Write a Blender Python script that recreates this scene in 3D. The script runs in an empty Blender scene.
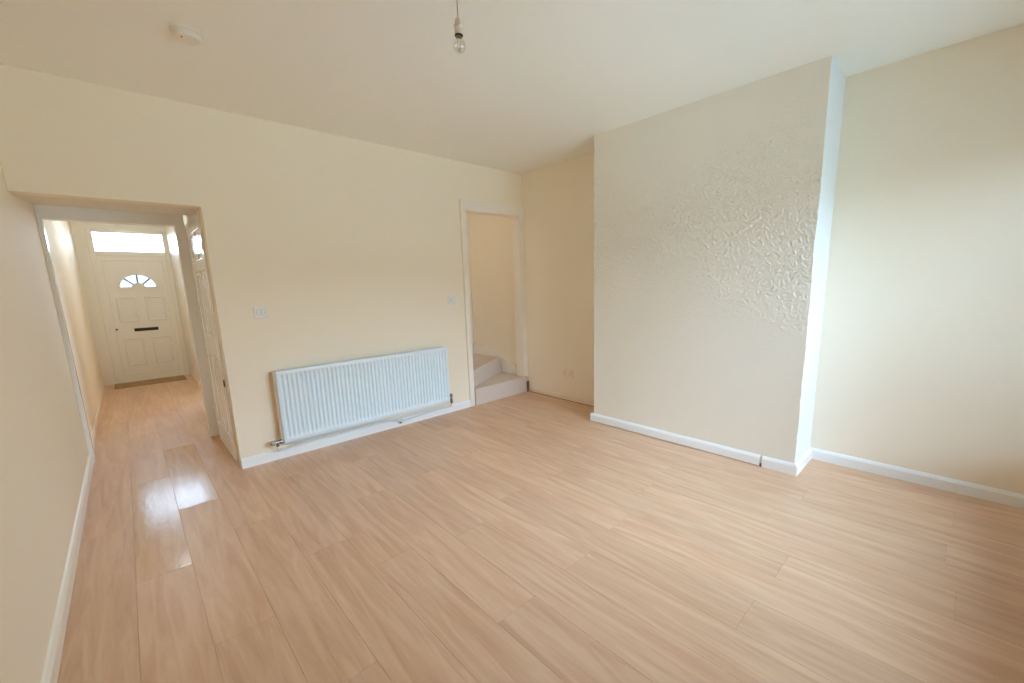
import bpy, bmesh, math, random
from mathutils import Vector, Matrix, noise

random.seed(7)
scene = bpy.context.scene
COL = scene.collection

# ------------------------------------------------------------------ dimensions (metres)
W = 3.812            # room width, left wall x=0, right wall x=W
H = 2.506            # ceiling
BRX = 3.429          # face of the chimney breast
BR0, BR1 = -1.289, -2.928
REAR = -4.42         # rear wall (window behind the photographer)
FRONT = 4.97         # inner face of the front-door wall
OX, OH = 0.831, 1.869    # hall opening in the radiator wall
SX0, SX1, SH = 2.985, 3.745, 2.055   # stair doorway
LOB = 1.05           # end of the little lobby, hall frame stands here
HRX = 0.985          # right wall of the hall

# ------------------------------------------------------------------ materials
def srgb(r, g, b):
    def f(c):
        c /= 255.0
        return c / 12.92 if c <= 0.04045 else ((c + 0.055) / 1.055) ** 2.4
    return (f(r), f(g), f(b), 1.0)

def mat(name, col, rough=0.6, spec=0.5, metal=0.0, bump=0.0, bscale=40.0, bdist=0.002, coat=0.0, var=0.0, vscale=2.0):
    m = bpy.data.materials.new(name); m.use_nodes = True
    nt = m.node_tree; b = nt.nodes['Principled BSDF']
    b.inputs['Base Color'].default_value = col
    b.inputs['Roughness'].default_value = rough
    b.inputs['Specular IOR Level'].default_value = spec
    b.inputs['Metallic'].default_value = metal
    b.inputs['Coat Weight'].default_value = coat
    tc = nt.nodes.new('ShaderNodeTexCoord')
    if bump:
        n = nt.nodes.new('ShaderNodeTexNoise'); n.inputs['Scale'].default_value = bscale; n.inputs['Detail'].default_value = 3
        nt.links.new(tc.outputs['Object'], n.inputs['Vector'])
        bp = nt.nodes.new('ShaderNodeBump'); bp.inputs['Strength'].default_value = bump; bp.inputs['Distance'].default_value = bdist
        nt.links.new(n.outputs['Fac'], bp.inputs['Height']); nt.links.new(bp.outputs['Normal'], b.inputs['Normal'])
    if var:
        n2 = nt.nodes.new('ShaderNodeTexNoise'); n2.inputs['Scale'].default_value = vscale; n2.inputs['Detail'].default_value = 4
        nt.links.new(tc.outputs['Object'], n2.inputs['Vector'])
        r = nt.nodes.new('ShaderNodeMapRange'); r.inputs['To Min'].default_value = 1 - var; r.inputs['To Max'].default_value = 1 + var
        nt.links.new(n2.outputs['Fac'], r.inputs['Value'])
        mx = nt.nodes.new('ShaderNodeMix'); mx.data_type = 'RGBA'; mx.blend_type = 'MULTIPLY'; mx.inputs['Factor'].default_value = 1
        mx.inputs['A'].default_value = col
        nt.links.new(r.outputs['Result'], mx.inputs['B']); nt.links.new(mx.outputs['Result'], b.inputs['Base Color'])
    return m

WALLC = srgb(249, 238, 217.5)
M_wall = mat('cream_emulsion', WALLC, 0.62, 0.35, bump=0.25, bscale=9, bdist=0.004)
M_hall = mat('hall_emulsion', srgb(243, 238, 229), 0.34, 0.5, bump=0.2, bscale=7, bdist=0.004)
M_ceil = mat('ceiling_emulsion', srgb(250, 247, 239), 0.8, 0.2, bump=0.15, bscale=6, bdist=0.004)
M_lob = mat('lobby_emulsion', srgb(238, 230, 220), 0.6, 0.3)
M_gloss = mat('white_gloss_paint', srgb(247, 249, 250), 0.16, 0.5, bump=0.06, bscale=14, bdist=0.002)
M_satin = mat('aged_white_satin', srgb(247, 240, 228), 0.3, 0.5, bump=0.1, bscale=18, bdist=0.002)
M_creamtrim = mat('cream_painted_skirting', srgb(244, 228, 208), 0.45, 0.4)
M_upvc = mat('white_upvc', srgb(244, 241, 234), 0.22, 0.5)
M_rad = mat('radiator_enamel', srgb(232, 245, 253), 0.28, 0.5)
M_radside = mat('radiator_side_shade', srgb(214, 196, 176), 0.4, 0.4)  # beige colour stands in for the shade on the side covers
M_radgap = mat('radiator_inner_shade', srgb(205, 200, 192), 0.5, 0.3)
M_pipe = mat('white_painted_pipe', srgb(228, 230, 230), 0.3, 0.5)
M_chrome = mat('worn_chrome', srgb(150, 146, 138), 0.25, 0.5, 0.9)
M_valvecap = mat('grey_valve_cap', srgb(176, 172, 164), 0.4, 0.5)
M_black = mat('black_metal', srgb(26, 24, 22), 0.35, 0.5)
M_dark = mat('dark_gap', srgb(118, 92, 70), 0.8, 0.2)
M_plastic = mat('white_plastic', srgb(240, 240, 236), 0.3, 0.5)
M_plasticgap = mat('switch_gap', srgb(205, 204, 198), 0.5, 0.3)
M_smoke = mat('smoke_alarm_plastic', srgb(240, 230, 216), 0.5, 0.4)
M_outside = mat('garden_wall_render', srgb(150, 140, 128), 0.9, 0.1, var=0.15)
M_ground = mat('garden_paving', srgb(168, 170, 160), 0.9, 0.1, var=0.15)
M_steel = mat('bulb_cap_metal', srgb(70, 55, 40), 0.4, 0.5, 0.6)
M_carpet = mat('beige_carpet', srgb(222, 208, 196), 0.95, 0.1, bump=0.9, bscale=160, bdist=0.006, var=0.10, vscale=60)
M_mat = mat('doormat_fibre', srgb(176, 150, 114), 0.95, 0.1, bump=1.0, bscale=150, bdist=0.008, var=0.9, vscale=28)

def mat_chimney():
    m = mat('textured_wallpaper_cream', srgb(243, 239, 227), 0.25, 0.5)
    nt = m.node_tree; b = nt.nodes['Principled BSDF']; L = nt.links.new
    tc = nt.nodes.new('ShaderNodeTexCoord')
    n = nt.nodes.new('ShaderNodeTexNoise'); n.inputs['Scale'].default_value = 48; n.inputs['Detail'].default_value = 1.0; n.inputs['Distortion'].default_value = 0.1
    v = nt.nodes.new('ShaderNodeTexVoronoi'); v.inputs['Scale'].default_value = 70; v.feature = 'SMOOTH_F1'
    L(tc.outputs['Object'], n.inputs['Vector']); L(tc.outputs['Object'], v.inputs['Vector'])
    r = nt.nodes.new('ShaderNodeMapRange'); r.interpolation_type = 'SMOOTHSTEP'
    r.inputs['From Min'].default_value = 0.46; r.inputs['From Max'].default_value = 0.66
    L(n.outputs['Fac'], r.inputs['Value'])
    ad = nt.nodes.new('ShaderNodeMath'); ad.operation = 'MULTIPLY_ADD'; ad.inputs[1].default_value = -1.5
    L(v.outputs['Distance'], ad.inputs[0]); L(r.outputs['Result'], ad.inputs[2])
    # the paper's bump fades out on the lower half
    sep = nt.nodes.new('ShaderNodeSeparateXYZ'); L(tc.outputs['Object'], sep.inputs[0])
    n3 = nt.nodes.new('ShaderNodeTexNoise'); n3.inputs['Scale'].default_value = 1.6; L(tc.outputs['Object'], n3.inputs['Vector'])
    s = nt.nodes.new('ShaderNodeMath'); s.operation = 'MULTIPLY_ADD'; s.inputs[1].default_value = 0.9; L(n3.outputs['Fac'], s.inputs[0]); L(sep.outputs['Z'], s.inputs[2])
    mk = nt.nodes.new('ShaderNodeMapRange'); mk.interpolation_type = 'SMOOTHSTEP'
    mk.inputs['From Min'].default_value = 1.30; mk.inputs['From Max'].default_value = 1.85
    mk.inputs['To Min'].default_value = 0.06; mk.inputs['To Max'].default_value = 1.0
    L(s.outputs[0], mk.inputs['Value'])
    up = nt.nodes.new('ShaderNodeMapRange'); up.interpolation_type = 'SMOOTHSTEP'          # bump also faded near the ceiling, imitating the weaker window light there
    up.inputs['From Min'].default_value = 2.75; up.inputs['From Max'].default_value = 2.30; up.inputs['To Min'].default_value = 0.15; up.inputs['To Max'].default_value = 1.0
    L(s.outputs[0], up.inputs['Value'])
    m0 = nt.nodes.new('ShaderNodeMath'); m0.operation = 'MULTIPLY'; L(mk.outputs['Result'], m0.inputs[0]); L(up.outputs['Result'], m0.inputs[1])
    mu = nt.nodes.new('ShaderNodeMath'); mu.operation = 'MULTIPLY'; L(ad.outputs[0], mu.inputs[0]); L(m0.outputs[0], mu.inputs[1])
    bp = nt.nodes.new('ShaderNodeBump'); bp.inputs['Strength'].default_value = 0.8; bp.inputs['Distance'].default_value = 0.0047
    L(mu.outputs[0], bp.inputs['Height']); L(bp.outputs['Normal'], b.inputs['Normal'])
    return m
M_chim = mat_chimney()

def mat_floor():
    m = mat('oak_laminate', srgb(226, 188, 150), 0.3, 0.5)
    nt = m.node_tree; b = nt.nodes['Principled BSDF']; L = nt.links.new
    tc = nt.nodes.new('ShaderNodeTexCoord')
    at = nt.nodes.new('ShaderNodeAttribute'); at.attribute_name = 'tone'          # per board: r tone, g gloss, b offset
    sp = nt.nodes.new('ShaderNodeSeparateColor'); L(at.outputs['Color'], sp.inputs[0])
    # grain: stretched noise along the boards, shifted per board
    cmb = nt.nodes.new('ShaderNodeCombineXYZ'); L(sp.outputs['Blue'], cmb.inputs['Z'])
    sc = nt.nodes.new('ShaderNodeVectorMath'); sc.operation = 'MULTIPLY'; sc.inputs[1].default_value = (0, 0, 40)
    L(cmb.outputs[0], sc.inputs[0])
    mp = nt.nodes.new('ShaderNodeMapping'); mp.inputs['Scale'].default_value = (20.0, 1.7, 1.0); L(tc.outputs['Object'], mp.inputs['Vector'])
    add = nt.nodes.new('ShaderNodeVectorMath'); add.operation = 'ADD'; L(mp.outputs[0], add.inputs[0]); L(sc.outputs[0], add.inputs[1])
    n = nt.nodes.new('ShaderNodeTexNoise'); n.inputs['Scale'].default_value = 1.0; n.inputs['Detail'].default_value = 5; n.inputs['Distortion'].default_value = 1.2
    L(add.outputs[0], n.inputs['Vector'])
    n2 = nt.nodes.new('ShaderNodeTexNoise'); n2.inputs['Scale'].default_value = 6.0; n2.inputs['Detail'].default_value = 4
    L(add.outputs[0], n2.inputs['Vector'])
    cr = nt.nodes.new('ShaderNodeValToRGB'); e = cr.color_ramp.elements
    e[0].position = 0.30; e[0].color = FLOOR_D; e[1].position = 0.68; e[1].color = FLOOR_L
    L(n.outputs['Fac'], cr.inputs['Fac'])
    r2 = nt.nodes.new('ShaderNodeMapRange'); r2.inputs['To Min'].default_value = 0.95; r2.inputs['To Max'].default_value = 1.05; L(n2.outputs['Fac'], r2.inputs['Value'])
    r3 = nt.nodes.new('ShaderNodeMapRange'); r3.inputs['To Min'].default_value = 0.955; r3.inputs['To Max'].default_value = 1.04; L(sp.outputs['Red'], r3.inputs['Value'])
    ml = nt.nodes.new('ShaderNodeMath'); ml.operation = 'MULTIPLY'; L(r2.outputs[0], ml.inputs[0]); L(r3.outputs[0], ml.inputs[1])
    mx = nt.nodes.new('ShaderNodeMix'); mx.data_type = 'RGBA'; mx.blend_type = 'MULTIPLY'; mx.inputs['Factor'].default_value = 1
    L(cr.outputs['Color'], mx.inputs['A']); L(ml.outputs[0], mx.inputs['B']); L(mx.outputs['Result'], b.inputs['Base Color'])
    rr = nt.nodes.new('ShaderNodeMapRange'); rr.inputs['To Min'].default_value = 0.38; rr.inputs['To Max'].default_value = 0.125
    L(sp.outputs['Green'], rr.inputs['Value']); L(rr.outputs[0], b.inputs['Roughness'])
    n4 = nt.nodes.new('ShaderNodeTexNoise'); n4.inputs['Scale'].default_value = 34; n4.inputs['Detail'].default_value = 2; L(tc.outputs['Object'], n4.inputs['Vector'])
    bp = nt.nodes.new('ShaderNodeBump'); bp.inputs['Distance'].default_value = 0.0012; bp.inputs['Strength'].default_value = 0.7
    L(n4.outputs['Fac'], bp.inputs['Height']); L(bp.outputs['Normal'], b.inputs['Normal'])
    return m
FLOOR_D = srgb(212, 167, 133); FLOOR_L = srgb(229, 194, 161)
M_floor = mat_floor()

def mat_glass(name, rough, trans=0.85, tint=(1, 1, 1, 1)):
    m = bpy.data.materials.new(name); m.use_nodes = True; nt = m.node_tree; nt.nodes.clear(); L = nt.links.new
    out = nt.nodes.new('ShaderNodeOutputMaterial')
    t = nt.nodes.new('ShaderNodeBsdfTransparent'); t.inputs['Color'].default_value = tint
    g = nt.nodes.new('ShaderNodeBsdfGlossy'); g.inputs['Roughness'].default_value = rough
    f = nt.nodes.new('ShaderNodeFresnel'); f.inputs['IOR'].default_value = 1.45
    mx = nt.nodes.new('ShaderNodeMixShader'); L(f.outputs[0], mx.inputs[0]); L(t.outputs[0], mx.inputs[1]); L(g.outputs[0], mx.inputs[2])
    L(mx.outputs[0], out.inputs[0]); return m
M_glass = mat_glass('window_glass', 0.02)
M_obscure = mat_glass('obscured_glass', 0.15, tint=(0.88, 0.88, 0.88, 1))
M_fan = mat_glass('fan_light_glass', 0.15, tint=(0.30, 0.30, 0.30, 1))
def mat_bulb():
    m = bpy.data.materials.new('clear_bulb_glass'); m.use_nodes = True; nt = m.node_tree; nt.nodes.clear(); L = nt.links.new
    out = nt.nodes.new('ShaderNodeOutputMaterial'); t = nt.nodes.new('ShaderNodeBsdfTransparent'); t.inputs['Color'].default_value = (0.96, 0.95, 0.93, 1)
    g = nt.nodes.new('ShaderNodeBsdfGlossy'); g.inputs['Roughness'].default_value = 0.04
    w = nt.nodes.new('ShaderNodeLayerWeight'); w.inputs['Blend'].default_value = 0.25
    k = nt.nodes.new('ShaderNodeMapRange'); k.inputs['To Min'].default_value = 0.14; k.inputs['To Max'].default_value = 0.5; L(w.outputs['Facing'], k.inputs['Value'])
    mx = nt.nodes.new('ShaderNodeMixShader'); L(k.outputs[0], mx.inputs[0]); L(t.outputs[0], mx.inputs[1]); L(g.outputs[0], mx.inputs[2]); L(mx.outputs[0], out.inputs[0]); return m
M_bulb = mat_bulb()

# ------------------------------------------------------------------ mesh helpers
def box(bm, x0, x1, y0, y1, z0, z1):
    x0, x1 = sorted((x0, x1)); y0, y1 = sorted((y0, y1)); z0, z1 = sorted((z0, z1))
    v = [bm.verts.new(p) for p in ((x0,y0,z0),(x1,y0,z0),(x1,y1,z0),(x0,y1,z0),(x0,y0,z1),(x1,y0,z1),(x1,y1,z1),(x0,y1,z1))]
    for f in ((0,3,2,1),(4,5,6,7),(0,1,5,4),(1,2,6,5),(2,3,7,6),(3,0,4,7)): bm.faces.new([v[i] for i in f])

def prism(bm, pts, axis, a, b):
    """extrude a 2D outline along an axis: 'x' -> pts are (y,z); 'y' -> (x,z); 'z' -> (x,y)"""
    def P(p, t): return {'x': (t, p[0], p[1]), 'y': (p[0], t, p[1]), 'z': (p[0], p[1], t)}[axis]
    A = [bm.verts.new(P(p, a)) for p in pts]; B = [bm.verts.new(P(p, b)) for p in pts]
    n = len(pts); bm.faces.new(A); bm.faces.new(B[::-1])
    for i in range(n): bm.faces.new((A[i], B[i], B[(i+1) % n], A[(i+1) % n]))

def lathe(bm, prof, c=(0,0,0), seg=28, axis='z'):
    rings = []
    for r, t in prof:
        ring = []
        for k in range(seg):
            a = 2*math.pi*k/seg; u, w = r*math.cos(a), r*math.sin(a)
            p = {'z': (u, w, t), 'y': (u, t, w), 'x': (t, u, w)}[axis]
            ring.append(bm.verts.new((p[0]+c[0], p[1]+c[1], p[2]+c[2])))
        rings.append(ring)
    for i in range(len(rings)-1):
        for k in range(seg): bm.faces.new((rings[i][k], rings[i][(k+1)%seg], rings[i+1][(k+1)%seg], rings[i+1][k]))
    bm.faces.new(rings[0]); bm.faces.new(rings[-1][::-1])

def tube(bm, pts, r, seg=12, smooth=3):
    P = [Vector(p) for p in pts]
    for _ in range(smooth):
        Q = [P[0]]
        for i in range(len(P)-1):
            a, b = P[i], P[i+1]
            if i > 0: Q.append(a.lerp(b, 0.25))
            if i < len(P)-2: Q.append(a.lerp(b, 0.75))
        Q.append(P[-1]); P = Q
    rings = []; up = Vector((0.13, 0.31, 0.94)).normalized()
    for i, p in enumerate(P):
        t = (P[min(i+1, len(P)-1)] - P[max(i-1, 0)]).normalized()
        u = t.cross(up)
        if u.length < 0.1: u = t.cross(Vector((1, 0, 0)))
        u.normalize(); w = t.cross(u).normalized()
        if rings and (u - lastu).length > 1.2: u, w = -u, -w
        lastu = u
        rings.append([bm.verts.new(p + r*(math.cos(2*math.pi*k/seg)*u + math.sin(2*math.pi*k/seg)*w)) for k in range(seg)])
    for i in range(len(rings)-1):
        for k in range(seg): bm.faces.new((rings[i][k], rings[i][(k+1)%seg], rings[i+1][(k+1)%seg], rings[i+1][k]))
    bm.faces.new(rings[0]); bm.faces.new(rings[-1][::-1])

def obj(name, bm, m, parent=None, smooth=False, bevel=0.0, seg=2, loc=None):
    bmesh.ops.recalc_face_normals(bm, faces=bm.faces)
    me = bpy.data.meshes.new(name); bm.to_mesh(me); bm.free(); me.materials.append(m)
    if smooth:
        me.polygons.foreach_set('use_smooth', [True]*len(me.polygons))
        me.set_sharp_from_angle(angle=math.radians(40))
    o = bpy.data.objects.new(name, me); COL.objects.link(o)
    if parent is not None: 
        o.parent = parent; o.matrix_parent_inverse = Matrix.Translation(-parent.location)
    if bevel:
        md = o.modifiers.new('bevel', 'BEVEL'); md.width = bevel; md.segments = seg; md.limit_method = 'ANGLE'; md.angle_limit = math.radians(40)
        md.harden_normals = False
    return o

def B(): return bmesh.new()
def boxobj(name, dims, m, parent=None, bevel=0.0):
    bm = B(); box(bm, *dims); return obj(name, bm, m, parent, bevel=bevel)
def struct(o, label=None):
    o['kind'] = 'structure'
    if label: o['label'] = label
    return o
def thing(name, label, cat, loc, group=None):
    o = bpy.data.objects.new(name, None); COL.objects.link(o); o.location = loc
    o['label'] = label; o['category'] = cat
    if group: o['group'] = group
    return o
def tag(o, label, cat, group=None):
    o['label'] = label; o['category'] = cat
    if group: o['group'] = group
    return o
def sempty(name, loc=(0,0,0)):
    o = bpy.data.objects.new(name, None); COL.objects.link(o); o.location = loc; o['kind'] = 'structure'; return o

# ------------------------------------------------------------------ floor: laminate boards running towards the front door
bm = B(); lay = bm.loops.layers.color.new('tone')
PITCH, X0, LEN = 0.2045, 0.0225, 1.37
known = {0: -0.45, 1: 0.25, 2: 0.95, 3: 0.45, 4: -0.1}
k = -1
while X0 + k*PITCH < W + 0.1:
    xa, xb = X0 + k*PITCH, X0 + (k+1)*PITCH
    off = known.get(k, (k*0.517 + 0.13*random.random()) % 1.0 * LEN)
    y = off - math.ceil((off + 4.6)/LEN)*LEN
    while y < 5.2:
        g = 0.0003
        xs, xe, ys, ye = max(xa, -0.12)+g, min(xb, W+0.08)-g, max(y, -4.5)+g, min(y+LEN, 5.2)-g
        if xe > xs and ye > ys:
            yc = y + LEN/2
            glos = 0.25 + 0.25*random.random()
            if k == 2 and -0.5 < yc < 0.7: glos = 1.0
            if k == 1 and -1.2 < yc < -0.1: glos = 0.95
            tone = (random.random(), glos, random.random(), 1)
            c = 0.0009
            top = [bm.verts.new(p) for p in ((xs+c,ys+c,0),(xe-c,ys+c,0),(xe-c,ye-c,0),(xs+c,ye-c,0))]
            bot = [bm.verts.new(p) for p in ((xs,ys,-0.0007),(xe,ys,-0.0007),(xe,ye,-0.0007),(xs,ye,-0.0007))]
            deep = [bm.verts.new(p) for p in ((xs,ys,-0.007),(xe,ys,-0.007),(xe,ye,-0.007),(xs,ye,-0.007))]
            fs = [bm.faces.new(top)]
            for i in range(4):
                j = (i+1) % 4
                fs += [bm.faces.new((bot[i], bot[j], top[j], top[i])), bm.faces.new((deep[i], deep[j], bot[j], bot[i]))]
            for f in fs:
                for l in f.loops: l[lay] = tone
        y += LEN
    k += 1
def slab(x0, x1, y0, y1, z0, z1, t):
    n0 = len(bm.faces); box(bm, x0, x1, y0, y1, z0, z1); bm.faces.ensure_lookup_table()
    for f in bm.faces[n0:]:
        for l in f.loops: l[lay] = t
slab(-0.12, W+0.1, -4.55, 5.1, -0.12, -0.0068, (0.0, 0.0, 0.5, 1))
struct(obj('floor', bm, M_floor))

# ------------------------------------------------------------------ room shell
bm = B(); box(bm, -0.12, W+0.1, -4.55, 5.1, H, H+0.12); struct(obj('ceiling', bm, M_ceil))

bm = B()     # radiator wall with the hall opening and the stair doorway
prism(bm, [(OX,0),(SX0,0),(SX0,SH),(SX1,SH),(SX1,0),(W,0),(W,H),(0,H),(0,OH),(OX,OH)], 'y', 0.0, 0.1)
struct(obj('wall_back', bm, M_wall, bevel=0.004))

bm = B(); box(bm, -0.12, 0, -4.42, LOB, 0, H); box(bm, -0.12, -0.012, LOB, FRONT, 0, H)
struct(obj('wall_left', bm, M_wall))
bm = B(); box(bm, W, W+0.1, REAR, FRONT+0.1, 0, H); struct(obj('wall_right', bm, M_wall))

# rear wall with its window, behind the photographer
WX0, WX1, WZ0, WZ1 = 1.45, 3.62, 0.42, 2.10
bm = B()
box(bm, -0.12, WX0, REAR-0.13, REAR, 0, H); box(bm, WX1, W+0.1, REAR-0.13, REAR, 0, H)
box(bm, WX0, WX1, REAR-0.13, REAR, 0, WZ0); box(bm, WX0, WX1, REAR-0.13, REAR, WZ1, H)
struct(obj('wall_front', bm, M_wall))
w1 = sempty('window_1', ((WX0+WX1)/2, REAR-0.07, WZ0))
bm = B(); yf0, yf1 = REAR-0.10, REAR-0.05; t = 0.05
box(bm, WX0, WX0+t, yf0, yf1, WZ0, WZ1); box(bm, WX1-t, WX1, yf0, yf1, WZ0, WZ1)
box(bm, WX0+t, WX1-t, yf0, yf1, WZ0, WZ0+t); box(bm, WX0+t, WX1-t, yf0, yf1, WZ1-t, WZ1)
xm = (WX0+WX1)/2; box(bm, xm-0.03, xm+0.03, yf0, yf1, WZ0+t, WZ1-t)
obj('window_frame', bm, M_upvc, w1, bevel=0.004)
boxobj('pane', (WX0+t, WX1-t, REAR-0.078, REAR-0.072, WZ0+t, WZ1-t), M_glass, w1)
boxobj('window_sill', (WX0-0.04, WX1+0.04, REAR-0.05, REAR+0.16, WZ0-0.03, WZ0), M_gloss, w1, bevel=0.005)

# chimney breast: textured face, slightly wobbly arris
bm = B()
NY, NZ = 110, 120
grid = {}
def wob(z, s): return 0.006*noise.noise(Vector((z*3.1, s, 0.3))) + 0.0025*noise.noise(Vector((z*17, s, 2.1)))
for i in range(NY+1):
    for j in range(NZ+1):
        y = BR0 + (BR1-BR0)*i/NY; z = H*j/NZ
        y2 = y + (wob(z, 5.0)*(i/NY)**6)
        dx = 0.003*noise.noise(Vector((0, y*2.2, z*2.2)))*min(1, (NY-i)/8, i/8 if i else 0)
        grid[i, j] = bm.verts.new((BRX + dx, y2, z))
for i in range(NY):
    for j in range(NZ): bm.faces.new((grid[i,j], grid[i+1,j], grid[i+1,j+1], grid[i,j+1]))
for s, y in ((NY, BR1), (0, BR0)):
    back = [bm.verts.new((W, y, H*j/NZ)) for j in range(NZ+1)]
    for j in range(NZ): bm.faces.new((grid[s,j], back[j], back[j+1], grid[s,j+1]))
o = struct(obj('wall_chimney', bm, M_chim, smooth=True))
# the near return is smooth painted plaster
o.data.materials.append(mat('white_plaster_return', srgb(228, 230, 230), 0.6, 0.3, bump=0.2, bscale=9, bdist=0.004))
for p in o.data.polygons:
    if abs(p.normal.y) > 0.8: p.material_index = 1

# stair compartment and lobby
bm = B(); box(bm, -0.12, W, LOB, LOB+0.06, OH+0.09, H); box(bm, OX+0.03, W, LOB-0.01, LOB+0.06, 0, OH+0.09)
struct(obj('wall_stair', bm, M_hall))
bm = B(); box(bm, OX+0.03, OX+0.08, 0.1, LOB, 0, H); struct(obj('wall_lobby', bm, M_lob))
bm = B(); prism(bm, [(0.1, OH), (LOB, OH+0.085), (LOB, OH+0.12), (0.1, OH+0.12)], 'x', 0.0, OX+0.03)
struct(obj('ceiling_lobby', bm, M_lob))
# header and jambs of the inner hall frame
bm = B()
box(bm, 0.0, 0.026, LOB-0.018, LOB+0.075, 0, OH-0.012)
box(bm, 0.765, OX+0.03, LOB-0.015, LOB+0.075, 0, OH-0.012)
box(bm, 0.0, OX, LOB-0.015, LOB+0.075, OH-0.012, OH+0.095)
struct(obj('trim_1', bm, M_gloss, bevel=0.003))

# hall and front-door wall
bm = B(); box(bm, HRX, HRX+0.08, LOB+0.06, 2.62, 0, H); box(bm, HRX, HRX+0.08, 3.42, FRONT, 0, H); box(bm, HRX, HRX+0.08, 2.62, 3.42, 1.98, H)
struct(obj('wall_hall', bm, M_hall))
FX0, FX1, FZ = 0.115, 0.985, 2.235
RX0, RX1, RZ0, RZ1 = 1.5, 3.4, 0.8, 2.15
bm = B(); y0, y1 = FRONT, FRONT+0.12
box(bm, -0.12, FX0, y0, y1, 0, H); box(bm, FX1, RX0, y0, y1, 0, H); box(bm, FX0, FX1, y0, y1, FZ, H)
box(bm, RX0, RX1, y0, y1, 0, RZ0); box(bm, RX0, RX1, y0, y1, RZ1, H); box(bm, RX1, W, y0, y1, 0, H)
struct(obj('wall_street', bm, M_hall))
# street window of the front room (its light reaches the hall through the open doorway)
w2 = sempty('window_2', ((RX0+RX1)/2, FRONT+0.06, RZ0))
bm = B()
box(bm, RX0, RX0+t, y0+0.03, y0+0.08, RZ0, RZ1); box(bm, RX1-t, RX1, y0+0.03, y0+0.08, RZ0, RZ1)
box(bm, RX0+t, RX1-t, y0+0.03, y0+0.08, RZ0, RZ0+t); box(bm, RX0+t, RX1-t, y0+0.03, y0+0.08, RZ1-t, RZ1)
obj('window_frame', bm, M_upvc, w2)
boxobj('pane', (RX0+t, RX1-t, y0+0.05, y0+0.056, RZ0+t, RZ1-t), M_glass, w2)

# architraves of the front room doorway on the hall's right wall
bm = B()
box(bm, HRX-0.02, HRX, 2.54, 2.62, 0, 2.06); box(bm, HRX-0.02, HRX, 3.42, 3.50, 0, 2.06); box(bm, HRX-0.02, HRX, 2.62, 3.42, 1.98, 2.06)
box(bm, HRX-0.005, HRX+0.085, 2.615, 2.64, 0, 1.98); box(bm, HRX-0.005, HRX+0.085, 3.40, 3.425, 0, 1.98)
struct(obj('trim_2', bm, M_gloss, bevel=0.004))

# ------------------------------------------------------------------ front door with frame, transom light and fan light
d1 = sempty('door_1', (0.55, FRONT+0.03, 0))
bm = B(); fy0, fy1 = FRONT-0.01, FRONT+0.06
box(bm, FX0, FX0+0.06, fy0, fy1, 0, FZ); box(bm, FX1-0.055, FX1, fy0, fy1, 0, FZ)
box(bm, FX0+0.06, FX1-0.055, fy0, fy1, FZ-0.05, FZ); box(bm, FX0+0.06, FX1-0.055, fy0, fy1, 1.86, 1.925)
box(bm, FX0+0.06, FX1-0.055, fy0, fy1+0.02, 0, 0.03)
obj('door_frame', bm, M_upvc, d1, bevel=0.006)
boxobj('transom_glass', (FX0+0.06, FX1-0.055, FRONT+0.02, FRONT+0.028, 1.925, FZ-0.05), M_obscure, d1)
LX0, LX1, LZ0, LZ1 = FX0+0.052, FX1-0.048, 0.025, 1.868
cx, cz, RR, rr = 0.56, 1.40, 0.215, 0.075
# leaf: outline with a half-round hole, plus raised mouldings
bm = B(); ly0, ly1 = FRONT+0.005, FRONT+0.045
arc = [(cx + RR*math.cos(math.pi*k/24), cz + RR*0.93*math.sin(math.pi*k/24)) for k in range(25)]
box(bm, LX0, LX1, ly0, ly1, LZ0, cz)
prism(bm, [(cx+RR, cz), (LX1, cz), (LX1, LZ1), (cx, LZ1), (cx, cz+RR*0.93)] + arc[11:0:-1], 'y', ly0, ly1)
prism(bm, [(cx, LZ1), (LX0, LZ1), (LX0, cz), (cx-RR, cz)] + arc[23:12:-1] + [(cx, cz+RR*0.93)], 'y', ly0, ly1)
leaf = obj('leaf', bm, M_upvc, d1)
def ring(bm, x0, x1, z0, z1, yb, yt, w=0.018):
    """raised picture-frame moulding"""
    rings = []
    for (ins, yy) in ((0, yb), (w*0.3, yt), (w*0.7, yt), (w, yb)):
        rings.append([bm.verts.new((x, yy, z)) for x, z in ((x0+ins, z0+ins), (x1-ins, z0+ins), (x1-ins, z1-ins), (x0+ins, z1-ins))])
    for a in range(3):
        for k in range(4): bm.faces.new((rings[a][k], rings[a][(k+1)%4], rings[a+1][(k+1)%4], rings[a+1][k]))
bm = B()
for xa, xb in ((0.285, 0.515), (0.605, 0.835)):
    for za, zb in ((0.24, 0.66), (0.90, 1.27)):
        ring(bm, xa, xb, za, zb, ly0, ly0-0.010, 0.03)
        box(bm, xa+0.05, xb-0.05, ly0-0.006, ly0+0.002, za+0.05, zb-0.05)
ring(bm, LX0+0.05, LX1-0.05, 0.10, LZ1-0.06, ly0, ly0-0.006, 0.02)
obj('panel_moulding', bm, M_upvc, leaf)
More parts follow.
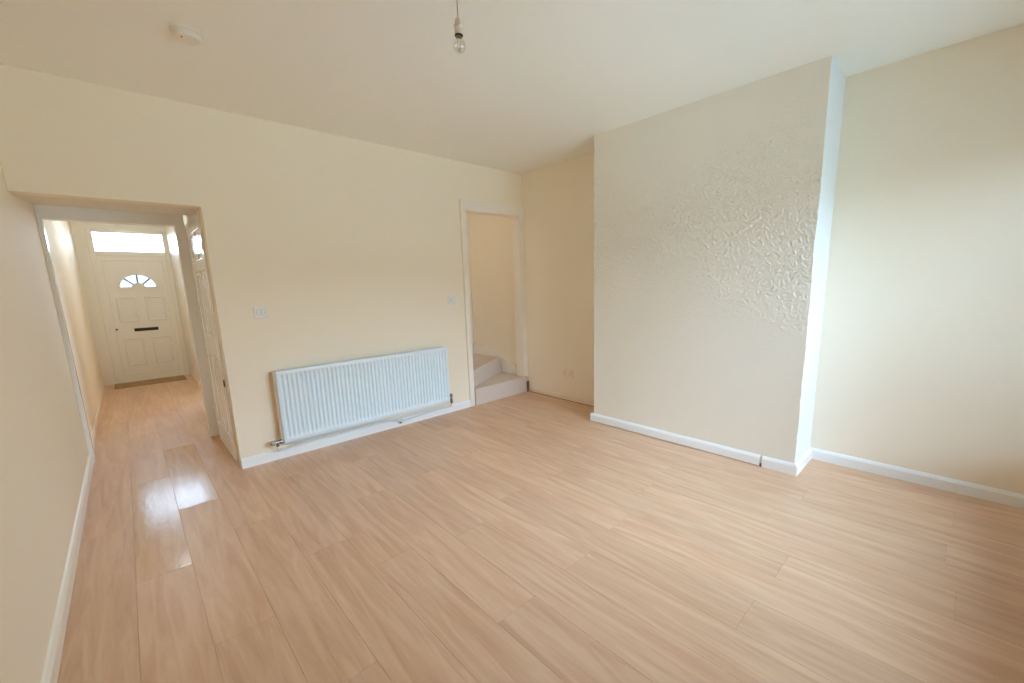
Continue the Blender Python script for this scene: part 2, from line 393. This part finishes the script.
# fan light: hub, outer bead, spokes and glass
bm = B(); n = 24
for (r0, r1) in ((RR-0.012, RR+0.014), (rr-0.02, rr)):
    for k in range(n):
        a0, a1 = math.pi*k/n, math.pi*(k+1)/n
        q = [(cx+r*math.cos(a), cz+0.93*r*math.sin(a)) for r, a in ((r0, a0), (r1, a0), (r1, a1), (r0, a1))]
        prism(bm, q, 'y', ly0-0.012, ly0+0.02)
box(bm, cx-RR-0.014, cx+RR+0.014, ly0-0.012, ly0+0.02, cz-0.012, cz+0.008)
hub = [(cx + rr*math.cos(math.pi*k/12), cz + 0.93*rr*math.sin(math.pi*k/12)) for k in range(13)]
prism(bm, hub, 'y', ly0-0.004, ly0+0.02)
obj('fan_light_frame', bm, M_upvc, leaf)
M_lead = mat('lead_bar', srgb(150, 156, 168), 0.4, 0.5)
bm = B()
for a in (45, 90, 135):
    a = math.radians(a); dx, dz = math.cos(a), 0.93*math.sin(a); nx, nz = -dz, dx
    q = [(cx+dx*rr*0.95+nx*s*0.010, cz+dz*rr*0.95+nz*s*0.010) for s in (-1, 1)] + [(cx+dx*RR+nx*s*0.010, cz+dz*RR+nz*s*0.010) for s in (1, -1)]
    prism(bm, q, 'y', ly0+0.002, ly0+0.02)
obj('glazing_bar', bm, M_lead, leaf)
bm = B(); prism(bm, arc, 'y', ly0+0.012, ly0+0.018); obj('fan_light_glass', bm, M_fan, leaf)
ls = boxobj('letter_slot', (0.425, 0.70, ly0-0.014, ly0+0.002, 0.755, 0.80), M_black, leaf, bevel=0.004)
ls['label'] = 'black letter slot'
boxobj('letter_flap', (0.44, 0.685, ly0-0.019, ly0-0.012, 0.762, 0.793), M_black, leaf, bevel=0.003)
bm = B(); lathe(bm, [(0.012, ly0-0.016), (0.014, ly0-0.012), (0.014, ly0)], (0.235, 0, 0.80), 16, 'y'); obj('lock_cylinder', bm, M_chrome, leaf)

# ------------------------------------------------------------------ inner door, folded open inside the lobby
d2 = sempty('door_2', (0.838, 0.11, 0))
DX0, DX1, DY0, DY1, DZ0, DZ1 = 0.820, 0.856, 0.106, 0.868, 0.012, 1.85
bm = B(); box(bm, DX0+0.008, DX1, DY0, DY1, DZ0, DZ1)
# stiles and rails proud of the recessed field
sx0, sx1 = DX0, DX0+0.012
def fr(y0, y1, z0, z1): box(bm, sx0, sx1, y0, y1, z0, z1)
fr(DY0, DY0+0.095, DZ0, DZ1); fr(DY1-0.095, DY1, DZ0, DZ1); ym = (DY0+DY1)/2
for za, zb in ((DZ0, 0.20), (0.82, 0.98), (1.46, 1.55), (1.75, DZ1)): fr(DY0+0.095, DY1-0.095, za, zb)
for za, zb in ((0.20, 0.82), (0.98, 1.46), (1.55, 1.75)): fr(ym-0.04, ym+0.04, za, zb)
door = obj('leaf', bm, M_gloss, d2, bevel=0.006, seg=3)
bm = B()
for ya, yb in ((DY0+0.095, ym-0.04), (ym+0.04, DY1-0.095)):
    for za, zb, archy in ((0.20, 0.82, 0), (0.98, 1.46, 1), (1.55, 1.75, 0)):
        m_ = 0.028
        pts = [(ya+m_, za+m_), (yb-m_, za+m_)]
        if archy:
            for q in range(9):
                s = q/8; yy = (yb-m_) + ((ya+m_)-(yb-m_))*s
                pts.append((yy, zb-m_-0.035 + 0.035*math.sin(math.pi*s)))
        else: pts += [(yb-m_, zb-m_), (ya+m_, zb-m_)]
        prism(bm, pts, 'x', DX0+0.001, DX0+0.010)
obj('raised_panel', bm, M_gloss, door, bevel=0.005, seg=3)
for zz in (0.21, 0.64, 1.62):
    bm = B(); tube(bm, [(DX0-0.002, DY0-0.003, zz-0.025), (DX0-0.002, DY0-0.003, zz+0.025)], 0.0045, 10, 0); obj('hinge', bm, M_steel if zz == 0.64 else M_satin, d2)

# ------------------------------------------------------------------ stair doorway lining and architrave
bm = B()
AW = 0.055; AT = 0.088
prism(bm, [(SX0-AW, 0), (SX0, 0), (SX0, SH), (SX1, SH), (SX1, 0.20), (W-0.001, 0.20), (W-0.001, SH+AT), (SX0-AW, SH+AT)], 'y', -0.018, 0.0)
prism(bm, [(SX0-AW, 0.0), (SX0-AW+0.016, 0.0), (SX0-AW+0.016, SH+AT-0.016), (W-0.001, SH+AT-0.016), (W-0.001, SH+AT), (SX0-AW, SH+AT)], 'y', -0.026, -0.0175)
box(bm, SX0-0.001, SX0+0.012, -0.012, 0.105, 0, SH); box(bm, SX1-0.012, SX1+0.001, -0.012, 0.105, 0.205, SH); box(bm, SX0, SX1, -0.012, 0.105, SH-0.012, SH+0.001)
struct(obj('trim_3', bm, M_satin, bevel=0.003))

# ------------------------------------------------------------------ winding carpeted staircase
st = thing('staircase', 'winding staircase in pale beige carpet rising behind the white-framed doorway', 'stairs', (3.4, 0.4, 0))
RI = 0.186
def step(pts, z0, z1, bev=0.02):
    bm = B(); prism(bm, pts, 'z', z0, z1); return obj('step', bm, M_carpet, st, bevel=bev, seg=4)
XR = W-0.03
step([(3.0, -0.03), (3.765, -0.03), (3.80, -0.005), (3.80, 0.0), (XR, 0.46), (3.0, 0.04)], 0.0, RI)
step([(3.0, 0.03), (XR, 0.45), (XR, 1.03), (3.36, 1.03)], 0, 2*RI)
step([(2.99, 0.102), (3.36, 1.03), (3.0, 1.03)], 0, 3*RI)
for k in range(8):
    xa = 3.0 - 0.235*k
    step([(xa, 0.11), (xa, 1.03), (xa-0.26, 1.03), (xa-0.26, 0.11)], (k+1)*RI, (4+k)*RI)
# painted string on the right wall
bm = B()
top = [(1.03, 0.50), (0.80, 0.50), (0.62, 0.455), (0.42, 0.378), (0.16, 0.285), (0.108, 0.26)]
prism(bm, [(0.108, 0.0), (1.03, 0.0)] + top, 'x', XR-0.002, XR+0.022)
obj('string', bm, M_satin, st, bevel=0.004)
bm = B(); tube(bm, [(XR-0.004, y, z) for y, z in top], 0.006, 8, 1); obj('string_bead', bm, M_gloss, st, smooth=True)
bm = B(); box(bm, 3.768, 3.800, -0.034, -0.024, 0.0, 0.13); dk = obj('side_gap_shade', bm, M_dark, st)  # dark strip coloured in for the shaded hollow beside the step
dk['label'] = 'dark strip for the shaded gap at the step end'

# ------------------------------------------------------------------ skirting boards
SKH = 0.078
def skirt_prof(h=SKH, t_=0.018): return [(0, 0), (t_, 0), (t_, h-0.018), (t_*0.75, h-0.010), (t_*0.45, h-0.003), (0, h)]
def skirt(name, p0, p1, n, m, h=SKH, t_=0.018):
    """profile swept from p0 to p1, n = direction into the room"""
    bm = B(); pr = skirt_prof(h, t_); A = []; Bv = []
    for u, z in pr:
        A.append(bm.verts.new((p0[0]+n[0]*u, p0[1]+n[1]*u, z))); Bv.append(bm.verts.new((p1[0]+n[0]*u, p1[1]+n[1]*u, z)))
    bm.faces.new(A); bm.faces.new(Bv[::-1])
    for i in range(len(pr)): j = (i+1) % len(pr); bm.faces.new((A[i], Bv[i], Bv[j], A[j]))
    return struct(obj(name, bm, m))
skirt('baseboard_back', (OX+0.002, 0), (SX0-AW, 0), (0, -1), M_gloss)
skirt('baseboard_left', (0, REAR), (0, LOB-0.006), (1, 0), M_satin)
skirt('baseboard_right', (W, REAR), (W, BR1-0.019), (-1, 0), M_gloss)
bm = B()     # chimney skirting: a long board, a short offcut at the corner, and the return
def swp(p0, p1, n, lift=0.0):
    pr = skirt_prof(); A = []; Bv = []
    for u, z in pr:
        z = max(z, lift)
        A.append(bm.verts.new((p0[0]+n[0]*u, p0[1]+n[1]*u, z))); Bv.append(bm.verts.new((p1[0]+n[0]*u, p1[1]+n[1]*u, z)))
    bm.faces.new(A); bm.faces.new(Bv[::-1])
    for i in range(len(pr)): j = (i+1) % len(pr); bm.faces.new((A[i], Bv[i], Bv[j], A[j]))
swp((BRX, BR0+0.03), (BRX, -2.722), (-1, 0), 0.006)
swp((BRX, -2.736), (BRX, BR1-0.004), (-1, 0))
swp((BRX-0.0172, BR1), (W, BR1), (0, -1))
struct(obj('baseboard_chimney', bm, M_gloss))
bm = B(); box(bm, BRX-0.017, BRX-0.002, -2.735, -2.723, 0.0, 0.02); struct(obj('joint_gap_shade', bm, M_dark))  # dark strip put in as the shade of the open board joint
skirt('baseboard_alcove', (W, BR0), (W, -0.03), (-1, 0), M_creamtrim, 0.06, 0.012)
skirt('baseboard_hall', (-0.012, LOB+0.08), (-0.012, FRONT), (1, 0), M_creamtrim, 0.06, 0.012)
bm = B(); box(bm, W-0.016, W-0.010, BR0, -0.05, 0.0, 0.004); struct(obj('skirting_gap_shade', bm, M_dark))  # dark line painted in for the shaded gap along the skirting foot

# ------------------------------------------------------------------ radiator
RX_0, RX_1, RZ_0, RZ_1, RY = 1.112, 2.624, 0.138, 0.704, -0.10
rad = thing('radiator', 'long white ribbed panel radiator hung low on the cream wall', 'radiator', ((RX_0+RX_1)/2, -0.05, RZ_0))
bm = B(); NR = 45; per = (RX_1-RX_0-0.036)/NR; sub = 10
xs = [RX_0, RX_0+0.004, RX_0+0.018] + [RX_0+0.018 + per*(i/sub) for i in range(1, NR*sub+1)] + [RX_1-0.004, RX_1]
zs = [RZ_0, RZ_0+0.004, RZ_0+0.030, RZ_0+0.038, RZ_0+0.046, RZ_0+0.055, RZ_0+0.064] + [RZ_0+0.064+(RZ_1-RZ_0-0.118)*i/8 for i in range(1, 8)] + [RZ_1-0.054, RZ_1-0.045, RZ_1-0.036, RZ_1-0.028, RZ_1-0.022, RZ_1-0.004, RZ_1]
V = {}
for i, x in enumerate(xs):
    for j, z in enumerate(zs):
        u = (x - (RX_0+0.018))/per
        inside = 0 <= u <= NR
        ph = u - math.floor(u)
        fade = max(0.0, min(1.0, (z-(RZ_0+0.034))/0.026, ((RZ_1-0.024)-z)/0.026)); fade = fade*fade*(3-2*fade)
        g = 0.0
        if inside:
            c_ = 0.5-0.5*math.cos(2*math.pi*ph); g = min(1.0, max(0.0, (c_-0.22)/0.5))*0.014
        d = g*fade
        edge = 0.003 if (i in (0, len(xs)-1) or j in (0, len(zs)-1)) else 0.0
        V[i, j] = bm.verts.new((x, RY + d + edge, z))
for i in range(len(xs)-1):
    for j in range(len(zs)-1): bm.faces.new((V[i,j], V[i+1,j], V[i+1,j+1], V[i,j+1]))
# fold the panel back all round
nx, nz = len(xs)-1, len(zs)-1
loop = [(i, 0) for i in range(nx+1)] + [(nx, j) for j in range(1, nz+1)] + [(i, nz) for i in range(nx-1, -1, -1)] + [(0, j) for j in range(nz-1, 0, -1)]
bk = [bm.verts.new((V[p].co.x, RY+0.016, V[p].co.z)) for p in loop]
for a in range(len(loop)): b_ = (a+1) % len(loop); bm.faces.new((V[loop[a]], V[loop[b_]], bk[b_], bk[a]))
bm.faces.new(bk)
obj('front_panel', bm, M_rad, rad, smooth=True)
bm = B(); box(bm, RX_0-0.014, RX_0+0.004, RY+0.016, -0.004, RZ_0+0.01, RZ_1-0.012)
o = obj('side_panel', bm, M_radside, rad, bevel=0.002); o['label'] = 'side cover with its shade coloured in beige'
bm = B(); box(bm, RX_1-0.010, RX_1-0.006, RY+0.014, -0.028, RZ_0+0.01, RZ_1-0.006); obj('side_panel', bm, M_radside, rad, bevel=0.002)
bm = B()     # top grille: rim and cross slats
box(bm, RX_0+0.01, RX_1-0.01, RY+0.014, RY+0.020, RZ_1-0.010, RZ_1-0.002); box(bm, RX_0+0.01, RX_1-0.01, -0.034, -0.028, RZ_1-0.010, RZ_1-0.002)
x = RX_0+0.02
while x < RX_1-0.02: box(bm, x, x+0.005, RY+0.020, -0.034, RZ_1-0.009, RZ_1-0.003); x += 0.0165
obj('top_grille', bm, M_rad, rad)
bm = B(); x = RX_0+0.03      # convector fins between panel and wall
pts = []
while x < RX_1-0.04: pts += [(x, RY+0.018), (x+0.012, RY+0.050), (x+0.024, RY+0.050), (x+0.030, RY+0.018)]; x += 0.042
for a, b_ in zip(pts[:-1], pts[1:]):
    v = [bm.verts.new((a[0], a[1], RZ_0+0.05)), bm.verts.new((b_[0], b_[1], RZ_0+0.05)), bm.verts.new((b_[0], b_[1], RZ_1-0.03)), bm.verts.new((a[0], a[1], RZ_1-0.03))]
    bm.faces.new(v)
obj('convector_fins', bm, M_radgap, rad)
for bx in (RX_0+0.2, RX_1-0.2):
    bm = B(); box(bm, bx, bx+0.03, RY+0.04, -0.0015, RZ_0+0.05, RZ_0+0.09); box(bm, bx, bx+0.03, -0.006, -0.0015, RZ_0+0.05, RZ_1-0.1); box(bm, bx, bx+0.03, RY+0.04, -0.0015, RZ_1-0.14, RZ_1-0.10)
    obj('wall_bracket', bm, M_rad, rad)
# left lockshield / manual valve lying on its side
zl = 0.158; yl = -0.075
bm = B(); lathe(bm, [(0.012, RX_0+0.008), (0.012, RX_0-0.014), (0.019, RX_0-0.015), (0.019, RX_0-0.026), (0.013, RX_0-0.028), (0.013, RX_0-0.052)], (0, yl, zl), 16, 'x')
lathe(bm, [(0.011, zl+0.008), (0.013, zl), (0.013, zl-0.016), (0.010, zl-0.02), (0.010, zl-0.035)], (RX_0-0.044, yl, 0), 16, 'z')
lv = obj('valve', bm, M_chrome, rad, smooth=True); lv['label'] = 'tarnished metal valve at the left end'
bm = B(); lathe(bm, [(0.013, RX_0-0.052), (0.019, RX_0-0.056), (0.020, RX_0-0.082), (0.013, RX_0-0.087)], (0, yl, zl), 16, 'x'); obj('valve_cap', bm, M_valvecap, lv, smooth=True)
# right valve, upright
xr = RX_1+0.030; zr = 0.150
bm = B(); lathe(bm, [(0.009, RX_1-0.008), (0.009, xr)], (0, yl, zr), 16, 'x')
lathe(bm, [(0.009, zr-0.035), (0.013, zr-0.03), (0.013, zr+0.012), (0.009, zr+0.016), (0.009, zr+0.026)], (xr, yl, 0), 16, 'z')
rv = obj('valve', bm, M_chrome, rad, smooth=True); rv['label'] = 'metal valve at the right end'
bm = B(); lathe(bm, [(0.010, zr+0.026), (0.014, zr+0.030), (0.013, zr+0.060), (0.009, zr+0.064)], (xr, yl, 0), 16, 'z'); obj('valve_cap', bm, M_chrome, rv, smooth=True)
# heating pipes
bm = B()
xl = RX_0-0.044
tube(bm, [(xl, yl, zl-0.030), (xl, yl, 0.095), (xl+0.035, yl-0.004, 0.082), (xl+0.10, yl+0.01, 0.088), (xl+0.20, -0.036, 0.098), (xl+0.6, -0.034, 0.100), (1.95, -0.034, 0.098), (2.03, -0.034, 0.075), (2.07, -0.034, 0.06)], 0.0075, 12, 3)
obj('pipe', bm, M_pipe, rad, smooth=True)
bm = B()
tube(bm, [(xr, yl, zr-0.032), (xr, yl, 0.085), (xr-0.04, yl+0.02, 0.076), (xr-0.12, -0.034, 0.074), (2.3, -0.034, 0.060), (2.13, -0.034, 0.050)], 0.0075, 12, 3)
obj('pipe', bm, M_pipe, rad, smooth=True)
cl = thing('pipe_clip', 'small grey pipe clip on the skirting below the middle of the radiator', 'clip', (2.09, -0.034, 0.04))
bm = B(); tube(bm, [(2.075, -0.026, 0.075), (2.083, -0.045, 0.05), (2.093, -0.045, 0.042), (2.106, -0.045, 0.055), (2.12, -0.026, 0.080)], 0.006, 8, 1)
obj('band', bm, M_pipe, cl, smooth=True)
bm = B(); box(bm, 2.083, 2.110, -0.052, -0.018, 0.036, 0.050); obj('bracket', bm, M_chrome, cl, bevel=0.002)
bm = B()
tube(bm, [(1.12, -0.05, 0.118), (1.18, -0.07, 0.125), (1.30, -0.06, 0.108), (1.55, -0.055, 0.122), (1.75, -0.055, 0.110), (1.93, -0.05, 0.095), (2.0, -0.045, 0.082), (2.3, -0.028, 0.088), (2.58, -0.026, 0.086)], 0.004, 8, 3)
tag(obj('cable', bm, M_pipe, smooth=True), 'thin white cable sagging beneath the bottom edge of the radiator', 'cable')

# ------------------------------------------------------------------ switches and socket
def switch(name, label, x, z, gang, grp):
    s = thing(name, label, 'switch', (x, 0, z), grp)
    bm = B(); box(bm, x-0.043, x+0.043, -0.009, 0.0, z-0.043, z+0.043); pl = obj('plate', bm, M_plastic, s, bevel=0.004, seg=3)
    ws = 0.012; n_ = gang
    for g_ in range(n_):
        xc = x + (g_-(n_-1)/2)*0.026
        bm = B(); box(bm, xc-ws, xc+ws, -0.0105, -0.008, z-0.020, z+0.020); obj('rocker_surround', bm, M_plasticgap, s)
        bm = B(); prism(bm, [(-0.0100, z-0.018), (-0.0165, z-0.018), (-0.0115, z+0.018), (-0.0100, z+0.018)], 'x', xc-ws+0.002, xc+ws-0.002); obj('rocker', bm, M_plastic, s, bevel=0.001)
    for sx in (-0.030, 0.030):
        bm = B(); lathe(bm, [(0.003, -0.0098), (0.003, -0.008)], (x+sx, 0, z), 10, 'y'); obj('screw', bm, M_plasticgap, s)
switch('light_switch', 'white light switch above the left end of the radiator', 1.091, 1.146, 2, 'light switches on the radiator wall')
switch('light_switch', 'small white light switch beside the frame of the stair doorway', 2.773, 1.155, 1, 'light switches on the radiator wall')

sk = thing('wall_socket', 'cream double socket low on the alcove wall beside the chimney breast', 'socket', (W, -0.65, 0.306))
M_sock = mat('socket_plastic', srgb(246, 232, 214), 0.35, 0.5)
bm = B(); box(bm, W-0.010, W, -0.65-0.075, -0.65+0.075, 0.262, 0.350); obj('plate', bm, M_sock, sk, bevel=0.004, seg=3)
for c_ in (-0.037, 0.037):
    y = -0.65 + c_
    bm = B(); box(bm, W-0.0155, W-0.009, y-0.008, y+0.008, 0.320, 0.342); obj('rocker', bm, M_sock, sk, bevel=0.001)
    bm = B(); box(bm, W-0.0106, W-0.009, y-0.003, y+0.003, 0.303, 0.312); box(bm, W-0.0106, W-0.009, y-0.014, y-0.007, 0.285, 0.289); box(bm, W-0.0106, W-0.009, y+0.007, y+0.014, 0.285, 0.289)
    obj('pin_holes', bm, M_dark, sk)

# ------------------------------------------------------------------ pendant lamp and smoke alarm
PX, PY = 1.408, -2.19
pend = thing('pendant_light', 'bare clear bulb in a white lampholder hanging from the ceiling', 'lamp', (PX, PY, H))
bm = B(); lathe(bm, [(0.05, H), (0.05, H-0.008), (0.042, H-0.020), (0.012, H-0.030), (0.006, H-0.034)], (PX, PY, 0), 28); obj('ceiling_rose', bm, M_plastic, pend, smooth=True)
ZH = 2.268
bm = B(); tube(bm, [(PX, PY, H-0.03), (PX+0.001, PY, H-0.1), (PX, PY, ZH)], 0.0032, 10, 1); obj('cord', bm, mat('worn_white_flex', srgb(205, 196, 182), 0.5, 0.4), pend, smooth=True)
bm = B(); lathe(bm, [(0.004, ZH+0.010), (0.008, ZH+0.004), (0.013, ZH-0.006), (0.0135, ZH-0.018), (0.0165, ZH-0.020), (0.0165, ZH-0.028), (0.0145, ZH-0.030), (0.0150, ZH-0.050), (0.0135, ZH-0.052)], (PX, PY, 0), 24)
obj('lampholder', bm, mat('aged_white_bakelite', srgb(226, 210, 190), 0.4, 0.5), pend, smooth=True)
bm = B(); lathe(bm, [(0.0125, ZH-0.052), (0.0155, ZH-0.0528), (0.0155, ZH-0.0555), (0.012, ZH-0.0565)], (PX, PY, 0), 24); cap = obj('bulb_cap', bm, M_steel, pend, smooth=True)
bm = B(); prof = [(0.0118, ZH-0.0560), (0.0130, ZH-0.064)]
for q in range(2, 15):
    a = math.pi*q/15; prof.append((0.0225*math.sin(a)+0.0002, ZH-0.088+0.024*math.cos(a)))
prof.append((0.001, ZH-0.1122)); lathe(bm, prof, (PX, PY, 0), 28)
bulb = obj('bulb', bm, M_bulb, pend, smooth=True)
bm = B(); tube(bm, [(PX-0.006, PY, ZH-0.062), (PX-0.008, PY, ZH-0.085), (PX, PY, ZH-0.092), (PX+0.008, PY, ZH-0.085), (PX+0.006, PY, ZH-0.062)], 0.0006, 6, 2); obj('filament', bm, M_chrome, bulb)

AX, AY = 0.760, -0.945
sm = thing('smoke_alarm', 'round off-white smoke alarm on the ceiling above the hall opening', 'alarm', (AX, AY, H))
bm = B(); lathe(bm, [(0.060, H), (0.060, H-0.010), (0.056, H-0.013)], (AX, AY, 0), 40); obj('base', bm, M_smoke, sm, smooth=True)
bm = B(); lathe(bm, [(0.054, H-0.011), (0.054, H-0.026), (0.048, H-0.034), (0.020, H-0.037), (0.001, H-0.037)], (AX, AY, 0), 40); obj('cover', bm, M_smoke, sm, smooth=True)
bm = B(); lathe(bm, [(0.0035, H-0.033), (0.0035, H-0.038)], (AX-0.025, AY-0.02, 0), 12); obj('indicator', bm, M_dark, sm)

# ------------------------------------------------------------------ doormat
bm = B(); NXm, NYm = 60, 24; g = {}
for i in range(NXm+1):
    for j in range(NYm+1):
        x = 0.10+0.80*i/NXm; y = 4.49+0.42*j/NYm
        g[i, j] = bm.verts.new((x + 0.004*noise.noise(Vector((x*20, y*20, 1))), y + 0.006*noise.noise(Vector((x*18, y*20, 3))), 0.010+0.003*noise.noise(Vector((x*40, y*40, 0)))))
for i in range(NXm):
    for j in range(NYm): bm.faces.new((g[i,j], g[i+1,j], g[i+1,j+1], g[i,j+1]))
lp = [(i, 0) for i in range(NXm+1)] + [(NXm, j) for j in range(1, NYm+1)] + [(i, NYm) for i in range(NXm-1, -1, -1)] + [(0, j) for j in range(NYm-1, 0, -1)]
bk = [bm.verts.new((g[p].co.x, g[p].co.y, 0.0)) for p in lp]
for a in range(len(lp)): b_ = (a+1) % len(lp); bm.faces.new((g[lp[a]], g[lp[b_]], bk[b_], bk[a]))
bm.faces.new(bk)
tag(obj('doormat', bm, M_mat), 'mottled brown doormat lying against the white front door', 'mat')

# ------------------------------------------------------------------ outside
bm = B(); box(bm, -14, 20, -16.2, -16.0, -0.3, 3.6); struct(obj('wall_garden', bm, M_outside))
bm = B(); box(bm, -14, 20, -16.0, REAR-0.13, -0.4, -0.3); struct(obj('ground_garden', bm, M_ground))

wd = bpy.data.worlds.new('sky'); scene.world = wd; wd.use_nodes = True
nt = wd.node_tree; bg = nt.nodes['Background']
tc = nt.nodes.new('ShaderNodeTexCoord'); sp = nt.nodes.new('ShaderNodeSeparateXYZ'); nt.links.new(tc.outputs['Generated'], sp.inputs[0])
cr = nt.nodes.new('ShaderNodeValToRGB'); e = cr.color_ramp.elements
mr = nt.nodes.new('ShaderNodeMapRange'); mr.inputs['From Min'].default_value = -1; mr.inputs['From Max'].default_value = 1
nt.links.new(sp.outputs['Z'], mr.inputs['Value']); nt.links.new(mr.outputs[0], cr.inputs['Fac'])
e[0].position = 0.47; e[0].color = (0.34, 0.36, 0.34, 1); e[1].position = 0.51; e[1].color = (0.645, 0.855, 1.08, 1)
e2 = e.new(1.0); e2.color = (0.50, 0.80, 1.15, 1)
nt.links.new(cr.outputs['Color'], bg.inputs['Color']); bg.inputs['Strength'].default_value = 1.0

def lamp(name, loc, watts, col, r=0.05):
    l = bpy.data.lights.new(name, 'POINT'); l.energy = watts; l.color = col; l.shadow_soft_size = r
    o = bpy.data.objects.new(name, l); COL.objects.link(o); o.location = loc
lamp('hall_fill', (0.50, 3.0, 2.32), 0.42, (0.74, 0.90, 1.0))  # added fill light, no visible lamp; lifts the dim hall
lamp('stair_fill', (1.9, 0.6, 2.42), 0.33, (0.88, 0.95, 1.0))  # unseen light added to brighten the stairwell
def portal(name, loc, rot, sx, sy):
    l = bpy.data.lights.new(name, 'AREA'); l.shape = 'RECTANGLE'; l.size = sx; l.size_y = sy; l.cycles.is_portal = True
    o = bpy.data.objects.new(name, l); COL.objects.link(o); o.location = loc; o.rotation_euler = rot
portal('window_portal', ((WX0+WX1)/2, REAR-0.14, (WZ0+WZ1)/2), (math.radians(90), 0, 0), WX1-WX0, WZ1-WZ0)
portal('street_window_portal', ((RX0+RX1)/2, FRONT+0.13, (RZ0+RZ1)/2), (math.radians(-90), 0, 0), RX1-RX0, RZ1-RZ0)
portal('transom_portal', ((FX0+FX1)/2, FRONT+0.13, 2.05), (math.radians(-90), 0, 0), FX1-FX0, 0.32)

# ------------------------------------------------------------------ camera
cam = bpy.data.cameras.new('camera'); cam.sensor_width = 36; cam.lens = 417.05/1024*36; cam.clip_start = 0.02
cam.shift_x = -11.145/1024; cam.shift_y = 15.656/1024
co = bpy.data.objects.new('camera', cam); COL.objects.link(co)
R = Matrix(((0.72437827, 0.14139909, -0.67474619), (-0.68880193, 0.10759118, -0.71692122), (-0.02877527, 0.98408863, 0.17533268)))
co.matrix_world = Matrix.Translation((0.36912517, -3.59041757, 1.30521093)) @ R.to_4x4()
scene.camera = co

cy = scene.cycles
cy.max_bounces = 16; cy.diffuse_bounces = 12; cy.glossy_bounces = 6; cy.transparent_max_bounces = 12
cy.caustics_reflective = False; cy.sample_clamp_indirect = 10
vs = scene.view_settings
vs.view_transform = 'Standard'; vs.look = 'None'; vs.gamma = 1.0; vs.use_curve_mapping = False
vs.exposure = 4.24
